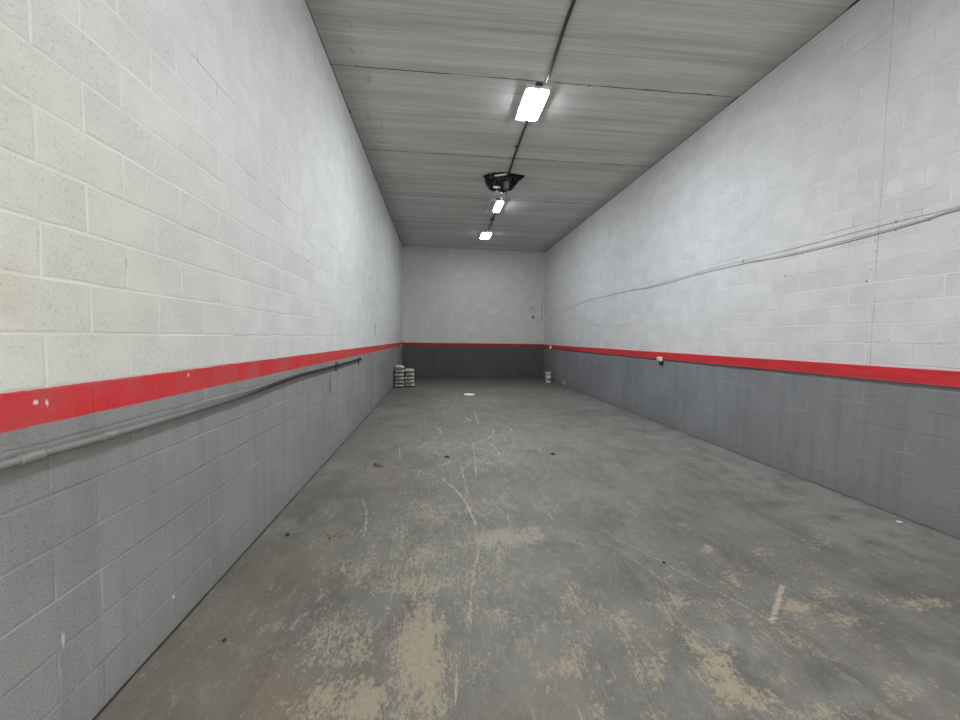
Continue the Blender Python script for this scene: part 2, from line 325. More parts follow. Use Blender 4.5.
def floor_mat():
    n = N('worn painted concrete floor'); p = n.pos(); x, y, z = n.sep(p)
    b = n.comb(x, y)
    A = n.attr('wear'); r, g, bl = [n.sep(A[1])[i] for i in range(3)]      # wear, dark, brown
    A2 = n.attr('marks'); sc, li, tan = [n.sep(A2[1])[i] for i in range(3)] # scratch, light, tan
    low = n.noise(b, .55, 4, .6); mid = n.noise(b, 3.5, 5, .65); fine = n.noise(b, 42, 5, .72); grit = n.noise(b, 150, 3, .7)
    str1 = n.noise(n.stretch(b, (30, 7, 1), (0, 0, -.25)), 1.0, 6, .72, .4)
    str2 = n.noise(n.stretch(b, (12, 34, 1), (0, 0, -.45)), 1.0, 6, .72, .4)
    flake = n.mix(n.smooth(x, .9, 1.7), n.mul(str1, 1.0), n.mul(str2, 1.0)); flake = n.sep(flake)[0]
    flake = n.add(n.mul(flake, .62), n.mul(fine, .38))
    c = n.mix(n.smooth(mid, .3, .7), (.124, .119, .105), (.170, .164, .147))
    c = n.mix(n.mul(n.smooth(low, .35, .65), .5), c, (.165, .160, .138))
    c = n.mix(n.mul(n.smooth(fine, .40, .66), .32), c, (.085, .085, .08))
    c = n.mix(n.mul(n.smooth(grit, .5, .72), .30), c, (.27, .265, .245))
    mot = n.noise(n.stretch(b, (3.2, 1.6, 1), (0, 0, -.5)), 1.0, 6, .68, .6)
    c = n.mix(n.mul(n.smooth(mot, .46, .66), .55), c, (.080, .077, .070))
    c = n.mix(n.mul(n.smooth(mot, .46, .30), .40), c, (.200, .194, .175))
    dust = n.mul(n.smooth(n.noise(n.stretch(b, (14, 9, 1), (0, 0, .4)), 1.0, 6, .74, .5), .52, .64), n.smooth(low, .3, .6, .3, 1))
    c = n.mix(n.mul(dust, .28), c, (.33, .325, .285))
    cl = n.noise(n.stretch(b, (1.0, 1.0, 1)), 2.2, 4, .6)
    # light cleaned / dusty areas, dark stains, brown dirt
    c = n.mix(n.mul(n.mul(li, n.smooth(mid, .28, .62)), .8), c, (.255, .255, .25))
    c = n.mix(n.mul(n.mul(g, n.smooth(mid, .66, .30, .55, 1)), .80), c, (.055, .055, .052))
    br = n.mul(bl, n.smooth(cl, .30, .62, .35, 1))
    c = n.mix(n.mul(br, .78), c, (.17, .128, .086))
    # worn-through paint
    cl2 = n.noise(n.stretch(b, (7, 4.5, 1), (0, 0, -.3)), 1.0, 5, .68, .3)
    wv = n.add(n.mul(r, .86), n.mul(n.sub(flake, .5), 2.4))
    wv = n.add(wv, n.mul(n.sub(cl2, .5), 1.7))
    fl2 = n.noise(n.stretch(b, (52, 34, 1), (0, 0, -.3)), 1.0, 5, .78, .8)
    wv = n.add(wv, n.mul(n.sub(fl2, .5), 3.3))
    wv = n.add(wv, n.mul(n.smooth(low, .42, .66), .06))
    tone = n.mix(tan, (.33, .325, .27), (.37, .305, .208))
    tone = n.mix(n.mul(n.smooth(fine, .38, .64), .45), tone, n.mix(tan, (.19, .19, .16), (.21, .172, .12)))
    c = n.mix(n.mul(n.smooth(wv, .46, .60), .85), c, tone)
    c = n.mix(n.mul(n.smooth(wv, .30, .48), .20), c, (.22, .215, .185))
    hair = n.mul(n.smooth(n.noise(n.stretch(b, (75, 2.2, 1), (0, 0, .18)), 1.0, 3, .5), .66, .71), n.smooth(r, .10, .32))
    hair2 = n.mul(n.smooth(n.noise(n.stretch(b, (60, 2.6, 1), (0, 0, -.6)), 1.0, 3, .5), .67, .72), n.smooth(r, .12, .34))
    c = n.mix(n.mul(n.math('MAXIMUM', hair, hair2), .55), c, (.38, .37, .31))
    c = n.mix(n.mul(n.smooth(n.add(n.mul(sc, .9), n.mul(n.sub(flake, .5), 2.2)), .40, .85), .72), c, n.mix(tan, (.43, .42, .37), (.47, .36, .24)))
    # dark gap at the foot of the walls
    ex = n.math('MINIMUM', n.sub(x, XL), n.sub(XR, x))
    c = n.mix(n.smooth(ex, n.smooth(cl, .3, .7, .012, .026), .006), c, (.018, .017, .015))
    n.bump(n.add(n.mul(fine, .5), n.add(n.mul(n.smooth(wv, .46, .6), -.5), n.mul(mid, .8))), .003, .5)
    rough = n.lin(mid, .3, .7, .50, .66)
    rough = n.add(rough, n.mul(n.smooth(wv, .46, .66), .15))
    return n.done(c, rough, .42)

# ---------------------------------------------------------------- mesh helpers
def obj(name, bm, m, parent=None, smooth=False, loc=None):
    me = bpy.data.meshes.new(name); bm.normal_update(); bm.to_mesh(me); bm.free()
    if m: me.materials.append(m)
    if smooth:
        for f in me.polygons: f.use_smooth = True
    o = bpy.data.objects.new(name, me); C.objects.link(o)
    if parent: o.parent = parent
    if loc: o.location = loc
    return o
def tag(o, label, cat, group=None):
    o['label'] = label; o['category'] = cat
    if group: o['group'] = group
    return o
def thing(name, label, cat, loc=(0, 0, 0), rz=0.0, group=None):
    o = bpy.data.objects.new(name, None); C.objects.link(o); o.location = loc; o.rotation_euler = (0, 0, rz); o.empty_display_size = .1
    return tag(o, label, cat, group)
def struct(name, bm, m, smooth=False):
    o = obj(name, bm, m, None, smooth); o['kind'] = 'structure'; return o
def box(bm, x0, x1, y0, y1, z0, z1, bev=0.0, seg=2):
    t = bmesh.new()
    bmesh.ops.create_cube(t, size=1)
    for v in t.verts: v.co = Vector((x0+(v.co.x+.5)*(x1-x0), y0+(v.co.y+.5)*(y1-y0), z0+(v.co.z+.5)*(z1-z0)))
    if bev: bmesh.ops.bevel(t, geom=t.edges[:], offset=bev, segments=seg, affect='EDGES', profile=.5)
    merge(bm, t)
def merge(bm, t):
    mp = {}
    for v in t.verts: mp[v] = bm.verts.new(v.co)
    for f in t.faces:
        try: bm.faces.new([mp[v] for v in f.verts])
        except ValueError: pass
    t.free()
def catmull(pts, k=6):
    P = [Vector(p) for p in pts]; P = [P[0]*2-P[1]] + P + [P[-1]*2-P[-2]]; out = []
    for i in range(1, len(P)-2):
        for j in range(k):
            t = j/k
            out.append(.5*((2*P[i])+(P[i+1]-P[i-1])*t+(2*P[i-1]-5*P[i]+4*P[i+1]-P[i+2])*t*t+(3*P[i]-P[i-1]-3*P[i+1]+P[i+2])*t**3))
    return out+[P[-2]]
def tube(bm, pts, r, seg=10, cap=True):
    pts = [Vector(p) for p in pts]; rings = []; up = Vector((.13, .21, .97)).normalized()
    for i, p in enumerate(pts):
        d = (pts[min(i+1, len(pts)-1)]-pts[max(i-1, 0)]).normalized()
        if abs(d.dot(up)) > .95: up = Vector((1, 0, .1)).normalized()
        a = d.cross(up).normalized(); b = a.cross(d)
        rr = r(i/(len(pts)-1)) if callable(r) else r
        rings.append([bm.verts.new(p+a*math.cos(2*PI*k/seg)*rr+b*math.sin(2*PI*k/seg)*rr) for k in range(seg)])
    for A, B in zip(rings, rings[1:]):
        for k in range(seg): bm.faces.new((A[k], A[(k+1) % seg], B[(k+1) % seg], B[k]))
    if cap:
        bm.faces.new(rings[0][::-1]); bm.faces.new(rings[-1])
def lathe(bm, prof, c=(0, 0, 0), seg=32, sx=1.0, sy=1.0):
    rings = []
    for r, z in prof:
        if r < 1e-6: rings.append([bm.verts.new((c[0], c[1], c[2]+z))])
        else: rings.append([bm.verts.new((c[0]+r*sx*math.cos(2*PI*k/seg), c[1]+r*sy*math.sin(2*PI*k/seg), c[2]+z)) for k in range(seg)])
    for A, B in zip(rings, rings[1:]):
        for k in range(seg):
            k2 = (k+1) % seg
            if len(A) == 1 and len(B) == 1: continue
            if len(A) == 1: bm.faces.new((A[0], B[k2], B[k]))
            elif len(B) == 1: bm.faces.new((A[k], A[k2], B[0]))
            else: bm.faces.new((A[k], A[k2], B[k2], B[k]))

# ---------------------------------------------------------------- room shell
T = .2
left_spots = [(5.416, .945, .035, .13, (.035, .04, .09), .8), (9.238, 1.77, .035, .17, (.10, .10, .10), .85),
              (1.56, 1.353, .010, .010, (.8, .7, .66), .8), (1.60, 1.345, .006, .012, (.8, .7, .66), .8), (2.43, 1.37, .006, .012, (.8, .7, .66), .8),
              (1.62, .43, .008, .03, (.7, .7, .68), .5), (2.25, .18, .008, .012, (.75, .7, .68), .8)]
left_tint = [(1.2, 2.0, 2.6, 1.5, (.985, .975, .90), .9), (1.50, 1.74, .10, .16, (1.0, .86, .80), .5)]
right_spots = [(3.441, 3.078, .085, .085, (.70, .70, .69), .75), (3.19, 3.08, .09, .07, (.70, .70, .69), .6),
               (3.57, 2.60, .007, .007, (.12, .12, .11), .9), (3.56, 2.50, .010, .006, (.12, .12, .11), .9), (3.60, 2.33, .007, .009, (.12, .12, .11), .9), (3.63, 2.22, .009, .013, (.12, .12, .11), .9),
               (9.3, 1.15, .05, .14, (.25, .16, .10), .5), (13.2, .12, .22, .08, (.42, .42, .41), .7), (3.52, 1.08, .06, .004, (.06, .06, .06), .6)]
mL = wall_mat('left wall painted block', 'Y', 1.400, 1.270, True, white=(.71, .715, .715), grey=(.300, .303, .303), spots=left_spots, tint=left_tint)
mR = wall_mat('right wall painted block', 'Y', 1.32, 1.243, False, white=(.665, .668, .685), grey=(.235, .243, .258), spots=right_spots, joint=3.55)
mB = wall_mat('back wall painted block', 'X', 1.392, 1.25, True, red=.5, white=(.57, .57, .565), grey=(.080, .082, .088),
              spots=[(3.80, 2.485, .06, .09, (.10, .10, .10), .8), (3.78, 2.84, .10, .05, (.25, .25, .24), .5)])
bm = bmesh.new(); box(bm, XL-T, XL, YF, YB+T, -.05, H+T); struct('wall_left', bm, mL)
bm = bmesh.new(); box(bm, XR, XR+T, YF, YB+T, -.05, H+T); struct('wall_right', bm, mR)
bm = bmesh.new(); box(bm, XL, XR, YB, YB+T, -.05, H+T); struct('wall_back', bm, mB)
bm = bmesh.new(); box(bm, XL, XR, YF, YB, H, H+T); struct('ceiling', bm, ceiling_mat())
# front wall with the open roller-door bay behind the photographer
bm = bmesh.new()
DX0, DX1, DZ = XL+.45, XR-.45, 4.4
box(bm, XL-T, DX0, YF-T, YF, -.05, H+T); box(bm, DX1, XR+T, YF-T, YF, -.05, H+T); box(bm, DX0, DX1, YF-T, YF, DZ, H+T)
struct('wall_front', bm, mB)

def build_floor():
    xs = np.linspace(XL, XR, 440)
    ys = [YF, -1.5, -.5, .3, .9]; yv = 1.2
    while yv < YB: ys.append(yv); yv *= 1.0075
    ys.append(YB); ys = np.array(ys)
    X, Y = np.meshgrid(xs, ys); nx, ny = len(xs), len(ys)
    co = np.stack([X, Y, np.zeros_like(X)], -1).reshape(-1, 3).astype(np.float32)
    px, py = co[:, 0], co[:, 1]
    ch = {k: np.zeros(len(co)) for k in 'WDBLST'}
    tw = np.full(len(co), 1e-3)
    for (k, cx, cy, ax, ay, bx, by, s, t) in BLOBS:
        det = ax*by-ay*bx; dx, dy = px-cx, py-cy
        q = np.sqrt(((dx*by-dy*bx)/det)**2+((ax*dy-ay*dx)/det)**2)
        f = np.clip((1.75-q)/1.45, 0, 1); f = f*f*(3-2*f)*s
        if k == 'W': ch['T'] += f*t; tw += f; ch['W'] = np.maximum(ch['W'], f)+.35*np.minimum(ch['W'], f)
        else: ch[k] = np.maximum(ch[k], f)
    tan = ch['T']/tw + (1-np.clip(tw*6, 0, 1))*np.clip((4.0-py)/3, 0, .9)
    f = np.clip((py-12.3)/2.2, 0, 1)*.85; ch['D'] = np.maximum(ch['D'], f)
    # the pale strip beside the right wall
    e = (XR-px); f = np.clip((1.25-e)/.6, 0, 1)*np.clip((py-2.0)/1.0, 0, 1)*np.clip((13-py)/4, 0, 1); ch['L'] = np.maximum(ch['L'], f*.8)
    rnd = random.Random(11); extra = []
    for i in range(210):            # random fine scratches in the worn middle lane
        sy = 1.6+9.5*rnd.random()**1.2; sx = rnd.gauss(.45, .75); a = rnd.gauss(PI/2, .55); L = rnd.uniform(.15, .9)
        p1 = (sx, sy); p3 = (sx+L*math.cos(a), sy+L*math.sin(a)); k = rnd.gauss(0, .08)*L
        p2 = ((p1[0]+p3[0])/2+k*math.sin(a), (p1[1]+p3[1])/2-k*math.cos(a)); extra.append(([p1, p2, p3], rnd.uniform(.28, .62), .009))
    for i in range(60):             # web of scratches further down the room
        sx, sy = rnd.uniform(-.5, 1.5), rnd.uniform(4.5, 7.6); a = rnd.gauss(PI/2, .7); L = rnd.uniform(.3, 1.1); k = rnd.gauss(0, .15)*L
        p3 = (sx+L*math.cos(a), sy+L*math.sin(a)); p2 = ((sx+p3[0])/2+k*math.sin(a), (sy+p3[1])/2-k*math.cos(a)); extra.append(([(sx, sy), p2, p3], rnd.uniform(.45, .85), .009))
    for pts, s, wd in SCRATCHES+extra:
        P = [np.array(p) for p in pts]; wd = max(.0085, wd*.62, .0024*abs(P[0][1]))
        if len(P) == 3:
            a, b, c = P; P = [(1-t)*(1-t)*a+2*t*(1-t)*(2*b-.5*a-.5*c)+t*t*c for t in np.linspace(0, 1, 9)]
        for a, b in zip(P, P[1:]):
            d = b-a; tt = np.clip(((px-a[0])*d[0]+(py-a[1])*d[1])/(d@d), 0, 1)
            q = np.hypot(px-a[0]-tt*d[0], py-a[1]-tt*d[1])
            ch['S'] = np.maximum(ch['S'], np.clip(1.6-q/wd, 0, 1)*s)
    idx = np.arange(nx*ny).reshape(ny, nx)
    q = np.stack([idx[:-1, :-1], idx[:-1, 1:], idx[1:, 1:], idx[1:, :-1]], -1).reshape(-1, 4)
    me = bpy.data.meshes.new('floor')
    me.vertices.add(len(co)); me.vertices.foreach_set('co', co.ravel())
    me.loops.add(q.size); me.loops.foreach_set('vertex_index', q.ravel().astype(np.int32))
    me.polygons.add(len(q)); me.polygons.foreach_set('loop_start', np.arange(0, q.size, 4, dtype=np.int32)); me.polygons.foreach_set('loop_total', np.full(len(q), 4, dtype=np.int32))
    me.update(); me.validate()
    for nm, cs in (('wear', (ch['W'], ch['D'], ch['B'])), ('marks', (ch['S'], ch['L'], np.clip(tan, 0, 1)))):
        a = me.attributes.new(nm, 'FLOAT_COLOR', 'POINT')
        d = np.ones((len(co), 4), np.float32)
        for i in range(3): d[:, i] = cs[i]
        a.data.foreach_set('color', d.ravel())
    me.materials.append(floor_mat())
    o = bpy.data.objects.new('floor', me); C.objects.link(o); o['kind'] = 'structure'
build_floor()
# driveway outside the open bay
bm = bmesh.new(); box(bm, -14, 17, -26, YF-T, -.15, -.02); struct('ground', bm, simple('asphalt drive', (.16, .16, .155), .85, scale=3))

# red timber rail on the right wall
def rail_mat():
    n = N('red rail paint'); p = n.pos(); x, y, z = n.sep(p); b = n.comb(y, z)
    c = n.mix(n.smooth(n.noise(n.stretch(b, (1, 4, 1)), 2.2, 4, .6), .35, .68), (.60, .030, .040), (.46, .028, .034))
    c = n.mix(n.mul(n.smooth(n.noise(n.stretch(b, (2, 30, 1)), 2, 4, .7), .55, .75), .4), c, (.30, .02, .024))
    c = n.mix(n.smooth(n.noise(b, 24, 3, .6), .72, .75), c, (.75, .5, .45))
    c = n.mix(n.mul(n.smooth(z, 1.256, 1.250), .6), c, (.62, .22, .20))
    n.bump(n.noise(n.stretch(b, (2, 25, 1)), 3, 4), .003, .6)
    return n.done(c, .5, .35)
bm = bmesh.new()
ns = 60
prev = None
for i in range(ns+1):
    y = YF+(YB-YF)*i/ns; wob = .004*mnoise.noise(Vector((y*.8, 0, 0))); th = .030+.006*mnoise.noise(Vector((y*1.3, 5, 0)))
    prof = [(XR+.01, 1.378+wob), (XR-th+.006, 1.378+wob), (XR-th, 1.372+wob), (XR-th, 1.251+wob), (XR-th+.006, 1.245+wob), (XR+.01, 1.245+wob)]
    ring = [bm.verts.new((a, y, b)) for a, b in prof]
    if prev:
        for k in range(6): bm.faces.new((prev[k], prev[(k+1) % 6], ring[(k+1) % 6], ring[k]))
    else: bm.faces.new(ring)
    prev = ring
bm.faces.new(prev[::-1])
struct('trim_1', bm, rail_mat())

# ---------------------------------------------------------------- materials for objects
m_pipe = simple('grey painted pipe', (.19, .195, .19), .45, 0, .2, 30, .0006)
m_dark = simple('dark weathered metal', (.055, .055, .06), .45, .5, .3, 30)
m_cond = simple('grey conduit', (.060, .060, .062), .5, .4, .25, 18)
m_house = simple('lamp housing', (.8, .8, .8), .45, .3, .1, 20)
m_cable = simple('grey cable sheath', (.33, .325, .31), .6, 0, .2, 20)
m_cable2 = simple('dark cable sheath', (.13, .125, .12), .6, 0, .2, 20)
m_wire = simple('thin grey wire', (.25, .25, .25), .6, 0, .2, 20)
m_black = simple('black plastic', (.012, .011, .014), .3, 0, .3, 30)
m_white = simple('white plastic', (.74, .73, .70), .45, 0, .06, 20)
m_bucket = simple('white bucket plastic', (.62, .62, .60), .4, 0, .08, 14)
m_disc = simple('white lid plastic', (.95, .95, .94), .35, 0, .02, 14)
m_ink = simple('dark print', (.10, .10, .10), .6, 0, .2, 20)
def emit_mat(name, strength, col=(1, 1, 1)):
    n = N(name)
    n.b.inputs['Emission Color'].default_value = (*col, 1); n.b.inputs['Emission Strength'].default_value = strength
    return n.done((.85, .85, .85), .3)

# ---------------------------------------------------------------- pipe on the left wall
PIPE = [(-1.384, -2.4, 1.165), (-1.384, .6, 1.170), (-1.384, 1.404, 1.174), (-1.384, 1.6, 1.173), (-1.384, 1.823, 1.169), (-1.384, 2.216, 1.167), (-1.384, 2.955, 1.168),
        (-1.384, 3.461, 1.183), (-1.384, 4.127, 1.203), (-1.384, 4.467, 1.205), (-1.384, 5.692, 1.200), (-1.384, 6.479, 1.203), (-1.384, 7.36, 1.205)]
t = thing('conduit_pipe', 'grey painted metal conduit pipe along the left wall below the red band', 'pipe', (XL, 2.0, 1.17))
def rel(t, pts): return [Vector(p)-t.location for p in pts]
def pipe_mat():
    n = N('pipe paint fading to bare steel'); p = n.pos(); y = n.sep(p)[1]
    f = n.smooth(n.add(y, n.mul(n.noise(p, 6, 3), .6)), .1, 2.0)
    c = n.mix(f, n.mix(n.noise(p, 30, 3), (.17, .175, .17), (.23, .23, .222)), (.018, .018, .020))
    return n.done(c, .55, .25)
bm = bmesh.new(); tube(bm, rel(t, catmull(PIPE, 5)), .015, 12); obj('pipe', bm, pipe_mat(), t, True)
for y, z in ((1.496, 1.174), (1.823, 1.169)):
    bm = bmesh.new(); tube(bm, rel(t, [(-1.384, y-.04, z), (-1.384, y-.034, z), (-1.384, y+.034, z), (-1.384, y+.04, z)]), .0195, 12); obj('coupling', bm, m_pipe, t, True)
for y, z, up, dn in ((5.72, 1.2, .05, .085), (7.30, 1.204, .02, .11)):
    b0 = bmesh.new(); o = Vector(t.location)
    box(b0, -.001, .009, y-.02-o.y, y+.02-o.y, z-dn-o.z, z+up-o.z, .002)
    tube(b0, [Vector((.030+.020*math.cos(a), y-o.y, z-o.z+.020*math.sin(a))) for a in np.linspace(-PI*.75, PI*.75, 12)], .005, 6)
    obj('pipe_clamp', b0, m_dark, t)
bm = bmesh.new(); lathe(bm, [(0, -.035), (.028, -.035), (.034, -.028), (.034, .028), (.028, .035), (0, .035)], Vector((-1.380, 7.39, 1.208))-t.location, 16)
obj('end_box', bm, simple('galvanised end box', (.30, .31, .32), .4, .6), t, True)

# ---------------------------------------------------------------- cables on the right wall
def cable(name, pts, r, m, label, cat='cable', clips=(), group=None):
    t = thing(name, label, cat, pts[0], 0, group)
    bm = bmesh.new(); tube(bm, rel(t, catmull(pts, 5)), r, 8); obj('cable_run', bm, m, t, True)
    for (y, z) in clips:
        b0 = bmesh.new(); p = Vector((XR-.006, y, z))-t.location
        box(b0, p.x-.004, p.x+.006, p.y-.008, p.y+.008, p.z-.010, p.z+.010, .002); obj('cable_clip', b0, m_wire, t)
    return t
xk = XR-.004
cable('wall_cable', [(xk, y, z) for y, z in ((-2.4, 2.745), (.5, 2.74), (2.0, 2.738), (2.93, 2.737), (3.147, 2.738), (3.384, 2.743), (3.533, 2.743), (3.827, 2.742), (4.146, 2.736), (4.647, 2.736), (5.273, 2.738), (5.6, 2.745), (6.101, 2.739), (6.771, 2.722), (7.4, 2.708), (7.97, 2.690), (8.4, 2.715), (8.72, 2.738))],
        .0022, m_cable, 'uppermost thin grey cable along the right wall, splitting above the lower pair', clips=((3.4, 2.743), (5.3, 2.738)))
cable('wall_cable', [(xk, y, z) for y, z in ((-2.4, 2.72), (.5, 2.72), (2.0, 2.715), (2.93, 2.708), (3.144, 2.690), (3.366, 2.676), (3.571, 2.669), (3.811, 2.660), (4.141, 2.657), (4.642, 2.661), (5.326, 2.695), (6.248, 2.703), (6.768, 2.687), (7.979, 2.672), (8.758, 2.715), (9.69, 2.714), (11.0, 2.727), (12.1, 2.672), (13.0, 2.612), (13.827, 2.616), (14.8, 2.70), (15.3, 2.69), (15.9, 2.74))] + [(4.15, 15.95, 2.77), (3.95, 15.95, 2.79), (3.79, 15.95, 2.84)],
        .0034, m_cable2, 'long sagging grey cable that runs along the right wall into the back corner', clips=((3.144, 2.690), (5.32, 2.695), (6.248, 2.703)))
cable('wall_cable', [(xk, y, z) for y, z in ((-2.4, 2.735), (.5, 2.733), (2.0, 2.728), (2.93, 2.722), (3.145, 2.706), (3.367, 2.694), (3.573, 2.689), (3.813, 2.682), (4.143, 2.678), (4.644, 2.682), (5.31, 2.712))],
        .0022, m_cable, 'middle grey cable on the right wall, lying just above the long sagging one')
cable('loose_wire', [(XR-.0025, y, z) for y, z in ((11.374, 2.113), (10.9, 2.03), (10.438, 1.98), (9.642, 1.925), (8.959, 1.936), (8.594, 1.972))],
      .003, m_wire, 'short thin loose wire looping on the right wall under the long cable', 'wire')
cable('corner_wire', [(XR-.11, YB-.004, 3.30), (XR-.108, YB-.004, 3.0), (XR-.112, YB-.004, 2.7), (XR-.105, YB-.004, 2.36)],   .010, m_cable2, 'short dark vertical wire in the back right corner crossing the long cable', 'wire')

# ---------------------------------------------------------------- boxes on the rail
t = thing('outlet_box', 'white outlet box on the red rail with a black plug under it', 'outlet', (XR-.033, 7.27, 1.245))
bm = bmesh.new(); box(bm, -.035, .012, -.07, .07, -.036, .04, .005); obj('box_body', bm, m_white, t)
bm = bmesh.new(); box(bm, -.040, -.034, -.055, .055, -.026, .03, .002); obj('cover_plate', bm, simple('cream plate', (.70, .66, .58), .45), t)
for s in (-.02, .02):
    bm = bmesh.new(); box(bm, -.042, -.039, s-.004, s+.004, -.008, .012); obj('socket_slot', bm, m_black, t)
bm = bmesh.new(); box(bm, -.030, .03, -.062, -.002, -.115, -.037, .008); obj('plug', bm, m_black, t)
t = thing('junction_box', 'small white box on the red rail near the back right corner', 'junction box', (XR-.033, 14.83, 1.29))
bm = bmesh.new(); box(bm, -.03, .035, -.06, .06, -.06, .06, .006); obj('box_body', bm, m_white, t)
bm = bmesh.new(); box(bm, -.034, -.029, -.045, .045, -.045, .045, .002); obj('cover_plate', bm, m_white, t)
t = thing('junction_box', 'small pale box on the red band in the back left corner', 'junction box', (XL, 15.57, 1.275))
bm = bmesh.new(); box(bm, -.004, .035, -.07, .07, -.055, .055, .006); obj('box_body', bm, simple('grey plastic', (.35, .35, .34), .5), t)
bm = bmesh.new(); box(bm, .034, .039, -.05, .05, -.04, .04, .002); obj('cover_plate', bm, m_wire, t)

# ---------------------------------------------------------------- ceiling conduit
CP = [(1.32, -2.4), (1.34, 1.5), (1.366, 4.17), (1.43, 5.5), (1.40, 6.7), (1.45, 8.388), (1.527, 9.92), (1.546, 11.28), (1.577, 12.37), (1.572, 13.22)]
t = thing('ceiling_conduit', 'dark metal conduit running down the middle of the concrete ceiling', 'conduit', (1.4, 5, H))
def run(y0, y1):
    P = [p for p in catmull([(x, y, H-.020) for x, y in CP], 8) if y0 <= p.y <= y1]
    bm = bmesh.new(); tube(bm, rel(t, P), .019, 10); obj('conduit_run', bm, m_cond, t, True)
for y0, y1 in ((-2.5, 5.60), (6.46, 10.17), (11.09, 13.20)): run(y0, y1)
for x, y in ((1.352, 2.6), (1.36, 3.6), (1.40, 7.4), (1.535, 11.9)):
    b0 = bmesh.new(); box(b0, x-.05-1.4, x+.05-1.4, y-.014-5, y+.014-5, -.006, 0, .001)
    tube(b0, [Vector((x-1.4+.023*math.cos(a), y-5, -.020+.023*math.sin(a))) for a in np.linspace(PI, 2*PI, 9)], .004, 6); obj('conduit_strap', b0, m_cond, t)
bm = bmesh.new(); box(bm, 1.55-.05-1.4, 1.55+.05-1.4, 11.75-5, 11.87-5, -.065, 0, .006); obj('junction_box', bm, m_dark, t)

# ---------------------------------------------------------------- LED fixtures: housing and two lens lobes each
def fixture(loc, L, W, on, strength, label):
    t = thing('ceiling_light', label, 'light', loc, 0, None)
    b0 = bmesh.new(); box(b0, -W/2-.012, W/2+.012, -L/2-.012, L/2+.012, -.052, .002, .005); obj('housing', b0, m_house, t)
    for q in (-L/2-.062, L/2+.002):
        b0 = bmesh.new(); box(b0, -.05, .05, q, q+.06, -.016, .003, .003); obj('mounting_bracket', b0, m_dark, t)
    w = W/2
    for i, s in enumerate((-1, 1)):
        b0 = bmesh.new(); rows = []
        K, M = 10, 14          # rounded-end, arched lens
        for a in range(M+1):
            v = -1+2*a/M; yy = v*L/2; end = math.sqrt(max(0, 1-max(0, (abs(v)-.80)/.20)**2))
            ww = w/2*(.55+.45*end); hh = .020*(.35+.65*end)
            rows.append([b0.verts.new((s*w/2+ww*math.cos(PI*k/K), yy, -.0515-hh*math.sin(PI*k/K))) for k in range(K+1)])
        for A, B in zip(rows, rows[1:]):
            for k in range(K): b0.faces.new((A[k], A[k+1], B[k+1], B[k]))
        b0.faces.new(rows[0][::-1]); b0.faces.new(rows[-1])
        bmesh.ops.recalc_face_normals(b0, faces=b0.faces[:])
        if on[i]: o = obj('lens', b0, emit_mat('lit lens', strength, (.93, .975, 1.0)), t, True)
        else: o = obj('lens', b0, simple('unlit lens', (.42, .42, .41), .35), t, True); o['label'] = 'unlit grey lens'
    return t
S1, S2, S3 = 190, 190, 42
fixture((1.355, 6.03, H-.002), .80, .335, (1, 1), S1, 'large bright twin-lens ceiling light nearest the front, widest glare')
fixture((1.46, 10.63, H-.002), .86, .325, (0, 1), S2, 'middle ceiling light just past the black bundle, one lens lit and one dead')
fixture((1.565, 13.65, H-.002), .82, .315, (1, 1), S3, 'farthest small square-looking ceiling light by the back wall')

# ---------------------------------------------------------------- crumpled black plastic bundle on the ceiling
t = thing('plastic_bundle', 'crumpled glossy black plastic bundle hanging from the ceiling between two lights', 'plastic bundle', (1.34, 8.85, H))
def crumple_mat():
    n = N('glossy black plastic'); p = n.pos()
    c = n.mix(n.noise(p, 9, 3), (.004, .0035, .007), (.010, .009, .016))
    v = n.node('ShaderNodeTexVoronoi'); v.inputs['Scale'].default_value = 13; n.put(v.inputs['Vector'], p)
    n.bump(n.add(n.mul(v.outputs[0], .8), n.noise(p, 18, 3)), .03, .8)
    return n.done(c, .25, .35)
m_bag = crumple_mat()
bm = bmesh.new(); rows = []
for i in range(25):
    ph = (i/24)*PI/2
    row = []
    for k in range(56):
        a = 2*PI*k/56
        r = math.cos(ph)**.55; zz = -math.sin(ph)
        q = Vector((.36*r*math.cos(a), .31*r*math.sin(a), .26*zz))
        d = .035*mnoise.noise(q*11)+.03*mnoise.noise(q*5+Vector((3, 1, 2)))+.012*math.sin(a*14+zz*4)
        q += Vector((math.cos(a)*r, math.sin(a)*r, zz*.7))*d
        if i == 0: q.z = 0
        q.z = min(q.z, -.001)
        row.append(bm.verts.new(q))
    rows.append(row)
for A, B in zip(rows, rows[1:]):
    for k in range(56): bm.faces.new((A[k], B[k], B[(k+1) % 56], A[(k+1) % 56]))
bm.faces.new(rows[-1][::-1])
obj('plastic_sheet', bm, m_bag, t, True)
def flap(pts, seed):
    b0 = bmesh.new(); A, B, Cc = [Vector(p) for p in pts]; g = 9; vs = {}
    for i in range(g+1):
        for j in range(g+1-i):
            u, v = i/g, j/g; q = A*(1-u-v)+B*u+Cc*v; q += Vector((0, .04, .03))*mnoise.noise(q*9+Vector((seed, 0, 0))); q.z = min(q.z, -.003); vs[i, j] = b0.verts.new(q)
    for i in range(g):
        for j in range(g-i):
            b0.faces.new((vs[i, j], vs[i+1, j], vs[i, j+1]))
            if i+j < g-1: b0.faces.new((vs[i+1, j], vs[i+1, j+1], vs[i, j+1]))
    r = bmesh.ops.solidify(b0, geom=b0.faces[:], thickness=.004); return b0
obj('flap', flap([(.20, -.27, -.01), (.50, -.22, -.02), (.22, -.20, -.24)], 1), m_bag, t, True)
obj('flap', flap([(-.20, -.20, -.01), (-.44, -.16, -.05), (-.25, -.18, -.20)], 6), m_bag, t, True)
m_glint = simple('white glint strip', (.9, .9, .9), .35, 0, .03)  # white strips stand in for gloss reflections on the black plastic
b0 = bmesh.new()
